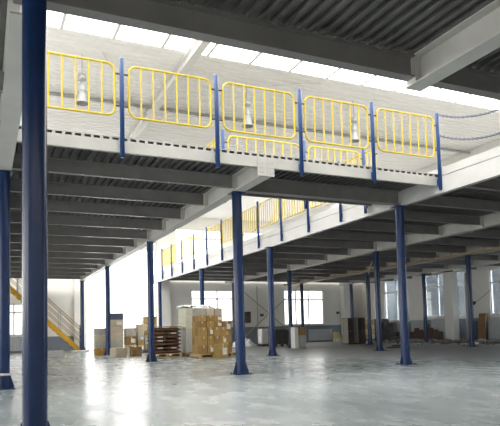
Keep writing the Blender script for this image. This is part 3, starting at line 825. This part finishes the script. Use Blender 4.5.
# -- white heap of plastic, tote, bin, beige cartons
heap = crumple(0, 0, 0, .62, .5, .55, 21, sub=4, rough=.22)
for (a, b_, r_, s_) in ((.55, .1, .32, 2), (-.4, -.2, .3, 3), (.2, -.35, .26, 4)):
    c_ = crumple(a, b_, 0, r_, r_, r_ * .8, s_); heap.add(c_.v, c_.f)
o = tag(heap.build('plastic_heap', 'film'), 'heap of crumpled white plastic on the floor right of the middle column', 'plastic'); o.location = (14.35, 32.3, 0)
tt = empty('wrapped_tote', (15.25, 31.3, 0), 'white wrapped square tote on feet, left of the dark bin', 'tote')
mb = MB().box(-.25, .25, -.26, .26, .14, 1.06, bev=.05); mb.build('body', 'whitecard', tt)
MB().box(-.255, .255, -.265, .265, .56, .60).build('band', 'film', tt)
MB().lathe([(.0, 1.06), (.11, 1.06), (.11, 1.12), (.0, 1.13)], n=16).build('lid', 'dark', tt)
for a in (-.19, .19):
    for b_ in (-.20, .20): MB().box(a - .06, a + .06, b_ - .06, b_ + .06, 0, .14).build('foot', 'dark', tt)
bn = empty('storage_bin', (15.74, 30.25, 0), 'dark brown storage bin on feet, right of the white tote', 'bin')
mb = MB(); w, d, z0, z1 = .48, .45, .14, .92
mb.box(-w, w, -d, -d + .03, z0, z1).box(-w, w, d - .03, d, z0, z1).box(-w, -w + .03, -d + .03, d - .03, z0, z1).box(w - .03, w, -d + .03, d - .03, z0, z1).box(-w + .03, w - .03, -d + .03, d - .03, z0, z0 + .04)
mb.build('body', 'bin', bn)
for a in (-w - .02, -.03, w - .04): MB().box(a, a + .06, -d - .025, -d, z0, z1 + .02).build('rib', 'bin', bn)
MB().box(-w - .02, w + .02, -d - .03, -d + .03, z1, z1 + .04).build('rim', 'bin', bn)
for a in (-.40, .40):
    for b_ in (-.36, .36): MB().box(a - .07, a + .07, b_ - .07, b_ + .07, 0, z0).build('foot', 'bin', bn)
MB().box(-.3, .3, -.3, .3, .18, .98, bev=.06).build('liner', 'bin', bn)
carton(14.74, 15.18, 26.1, 26.6, 0, .66, 'greycard', 'grey carton at the bottom of the pair right of the far thin column', None, tape=False)
carton(14.74, 15.18, 26.1, 26.6, .66, 1.09, 'tan2', 'brown carton on top of the grey one, right of the far thin column', None, tape=False)
carton(14.50, 14.72, 26.1, 26.55, 0, 1.08, 'whitecard', 'narrow pale slab standing in for the lit left face of the grey and brown pair', None, tape=False)  # no separate box: pale slab paints the pair's lit left face

# -- two tall dark crates, yellowish cartons
def tall_crate(u, v, w, d, h, label, mat='crate'):
    e = empty('tall_crate', (u, v, 0), label, 'crate')
    for z0, z1 in ((.05, h * .5), (h * .5 + .01, h)): MB().box(-w / 2, w / 2, -d / 2, d / 2, z0, z1, bev=.015).build('body', mat, e)
    MB().box(-w / 2 + .02, w / 2 - .02, -d / 2 + .02, d / 2 - .02, 0, .05).build('plinth', 'dark', e)
    MB().box(-w / 2 - .012, -w / 2, -d / 2 + .02, d / 2 - .02, .07, h - .03).build('painted_lit_side', 'greycard', e)['label'] = 'pale grey panel standing in for the lit side face'  # light on the left face put into the colour of a panel
tall_crate(19.6, 28.75, .40, .62, 1.56, 'tall grey crate with its lit side painted pale, the left of two tall crates')
at(.62, .45)
tall_crate(20.36, 28.75, .52, .62, 1.56, 'tall dark brown crate, the right of two tall crates')
k = 0
for j, n in enumerate((3, 2, 1)):
    for i in range(n):
        k += 1
        carton(23.2 - .6 + .36 * i, 23.2 - .6 + .36 * i + .35, 35.2, 35.6, .235 * j, .235 * (j + 1), 'pale' if j == 0 else 'tape', 'small yellowish carton by the back wall corner, %s' % ['bottom row', 'middle row', 'topmost'][j], 'yellowish cartons by the corner' if j < 2 else None, tape=False)
at(.68, 1.1)
pallet(24.5, 25.2, 33.2, 34.1, 'blue pallet under the tan cartons behind the dark blue columns', 'bluepallet')
for j in range(4):
    for i in range(2):
        carton(24.5 + .35 * i, 24.84 + .35 * i, 33.25, 33.95, .15 + .35 * j, .5 + .35 * j, 'beige' if (i + j) % 2 else 'tan', 'tan carton in the %s row on the blue pallet by the right wall' % lay[j], 'tan cartons by the right wall, %s row' % lay[j], lab=True)
at(.95, 1.25)
# -- stepped dark crates and low brown boards
k = 0
rows = [4, 3, 2, 2, 1]
for j, n in enumerate(rows):
    for i in range(n):
        k += 1
        carton(23.85 + .48 * 0, 24.75, 31.9 - .52 * i - .5, 31.9 - .52 * i, .31 * j, .31 * (j + 1), 'crate', 'dark brown crate in the stepped pile by the right wall, %s row from the floor' % ['first', 'second', 'third', 'fourth', 'fifth'][j], 'dark crates of the stepped pile, %s row' % lay[j], tape=False, name='crate', cat='crate')
bg = 'brown boards leaning low along the right wall'
for i in range(7):
    v = 29.55 - .44 * i; hgt = .62 + .12 * ((i * 5) % 3)
    o = MB().box(-.03, .03, -.20, .20, 0, hgt).build('board', 'brick'); o.location = (UR - .45, v + 1.1, 0); o.rotation_euler = (0, .16, 0)
    tag(o, 'low brown board leaning before the right wall radiators, %s from the stepped crates' % names[i].replace('nearest', 'first'), 'board', bg)
pk = MB().box(-.04, .04, -.25, .25, 0, 1.62)
o = pk.build('wooden_board', 'oldwood'); o.location = (UR - .5, 24.6, 0); o.rotation_euler = (0, .12, 0)
tag(o, 'upright brown wooden board leaning on the wall at the right edge', 'board')
dk = MB().box(-.05, .05, -.28, .28, 0, 1.2); o = dk.build('panel_board', 'slate'); o.location = (UR - .28, 25.45, 0); o.rotation_euler = (0, .1, 0)
tag(o, 'slate blue panel leaning on the right wall beside the pilaster', 'board')
dk = MB().box(-.05, .05, -.16, .16, 0, 1.1); o = dk.build('panel_board', 'dark'); o.location = (UR - .24, 29.4, 0); o.rotation_euler = (0, .1, 0)
tag(o, 'narrow dark panel between two radiators on the right wall', 'board')
# -- rubble and boards lying on the floor at the right
rb = MB(); rnd = random.Random(9)
for i in range(800):
    t = rnd.random(); v = 17.5 + 13 * rnd.random() ** .8; u = UR - .3 - 1.25 * abs(rnd.gauss(0, 1.6))
    if u < 16.6 or any(abs(u - cu) < .4 and abs(v - cv) < .4 for cu, cv, _ in columns) or (u > UR - .75 and v < 31): continue
    r_ = rnd.uniform(.03, .12) * (1.2 if u > 23 else .7)
    bm = bmesh.new(); bmesh.ops.create_icosphere(bm, subdivisions=1, radius=r_)
    for q in bm.verts: q.co *= rnd.uniform(.6, 1.2)
    bm.verts.index_update()
    rb.add([(q.co.x * 1.4 + u, q.co.y * 1.4 + v, max(q.co.z + r_ * .35, 0)) for q in bm.verts], [tuple(q.index for q in f.verts) for f in bm.faces]); bm.free()
tag(rb.build('rubble', 'rubble'), 'scattered dark rubble on the floor along the right wall', 'rubble', kind='stuff')
for (u, v, l_, w_, rz, m_, lab) in [(22.5, 22.0, 1.7, .3, .2, 'concrete', 'pale plank lying flat on the floor near the right edge'),
                                    (19.1, 23.6, .9, .35, .5, 'dark', 'dark flat scrap on the floor left of the tall right column'),
                                    (17.3, 21.5, .9, .3, -.3, 'brick', 'brown flat scrap on the floor behind the tall right column'),
                                    (23.6, 24.5, 1.4, .3, 1.2, 'brick', 'brown plank lying before the upright wooden board')]:
    o = MB().box(-l_ / 2, l_ / 2, -w_ / 2, w_ / 2, 0, .06).build('floor_plank', m_); o.location = (u, v, 0); o.rotation_euler = (0, 0, rz); tag(o, lab, 'plank')
# -- low concrete block by the stair
o = MB().box(-.62, .62, -.3, .3, 0, .30, bev=.02).build('concrete_block', 'concrete'); o.location = (2.6, 27.1, 0)
tag(o, 'low pale concrete block right of the thick near column', 'block')
o = MB().box(-.5, .5, -.25, .25, .0, .11, bev=.02).build('foot_plate', 'concrete'); o.location = (4.9, 33.8, 0)
tag(o, 'low pale kerb at the foot of the yellow stair', 'kerb')

# neighbouring building seen through the right windows
nbm = MB().box(33, 40, 14, 60, -.05, 9)
o = nbm.build('neighbour_building', 'ext'); tag(o, 'grey neighbouring building outside the right windows', 'building')

# ------------------------------------------------------------------ sky, camera
w = bpy.data.worlds.new('World'); SC.world = w; w.use_nodes = True
w.node_tree.nodes['Background'].inputs[0].default_value = (.93, .96, 1.0, 1); w.node_tree.nodes['Background'].inputs[1].default_value = 12.0

cam = bpy.data.cameras.new('Camera'); co = bpy.data.objects.new('Camera', cam); COL.objects.link(co)
f, a, p, ro, cy = 576.96, .43447, .0666, .02577, 292.155
F = Vector((math.sin(a) * math.cos(p), math.cos(a) * math.cos(p), math.sin(p))); R0 = Vector((math.cos(a), -math.sin(a), 0)); U_ = R0.cross(F)
R = R0 * math.cos(ro) - U_ * math.sin(ro); Uv = R0 * math.sin(ro) + U_ * math.cos(ro)
mw = Matrix((R, Uv, -F)).transposed().to_4x4(); mw.translation = (-.0412, .0981, .9635)
co.matrix_world = mw
cam.sensor_fit = 'HORIZONTAL'; cam.sensor_width = 36; cam.lens = f / 500 * 36; cam.shift_y = (cy - 213) / 500
cam.clip_end = 300
SC.camera = co
vs_ = SC.view_settings
vs_.view_transform = 'Standard'; vs_.look = 'None'; vs_.gamma = 1; vs_.use_curve_mapping = False; vs_.exposure = 0.45
SC.cycles.sample_clamp_indirect = 3.0; SC.cycles.blur_glossy = 0.5; SC.cycles.max_bounces = 10; SC.cycles.diffuse_bounces = 6; SC.cycles.use_denoising = True
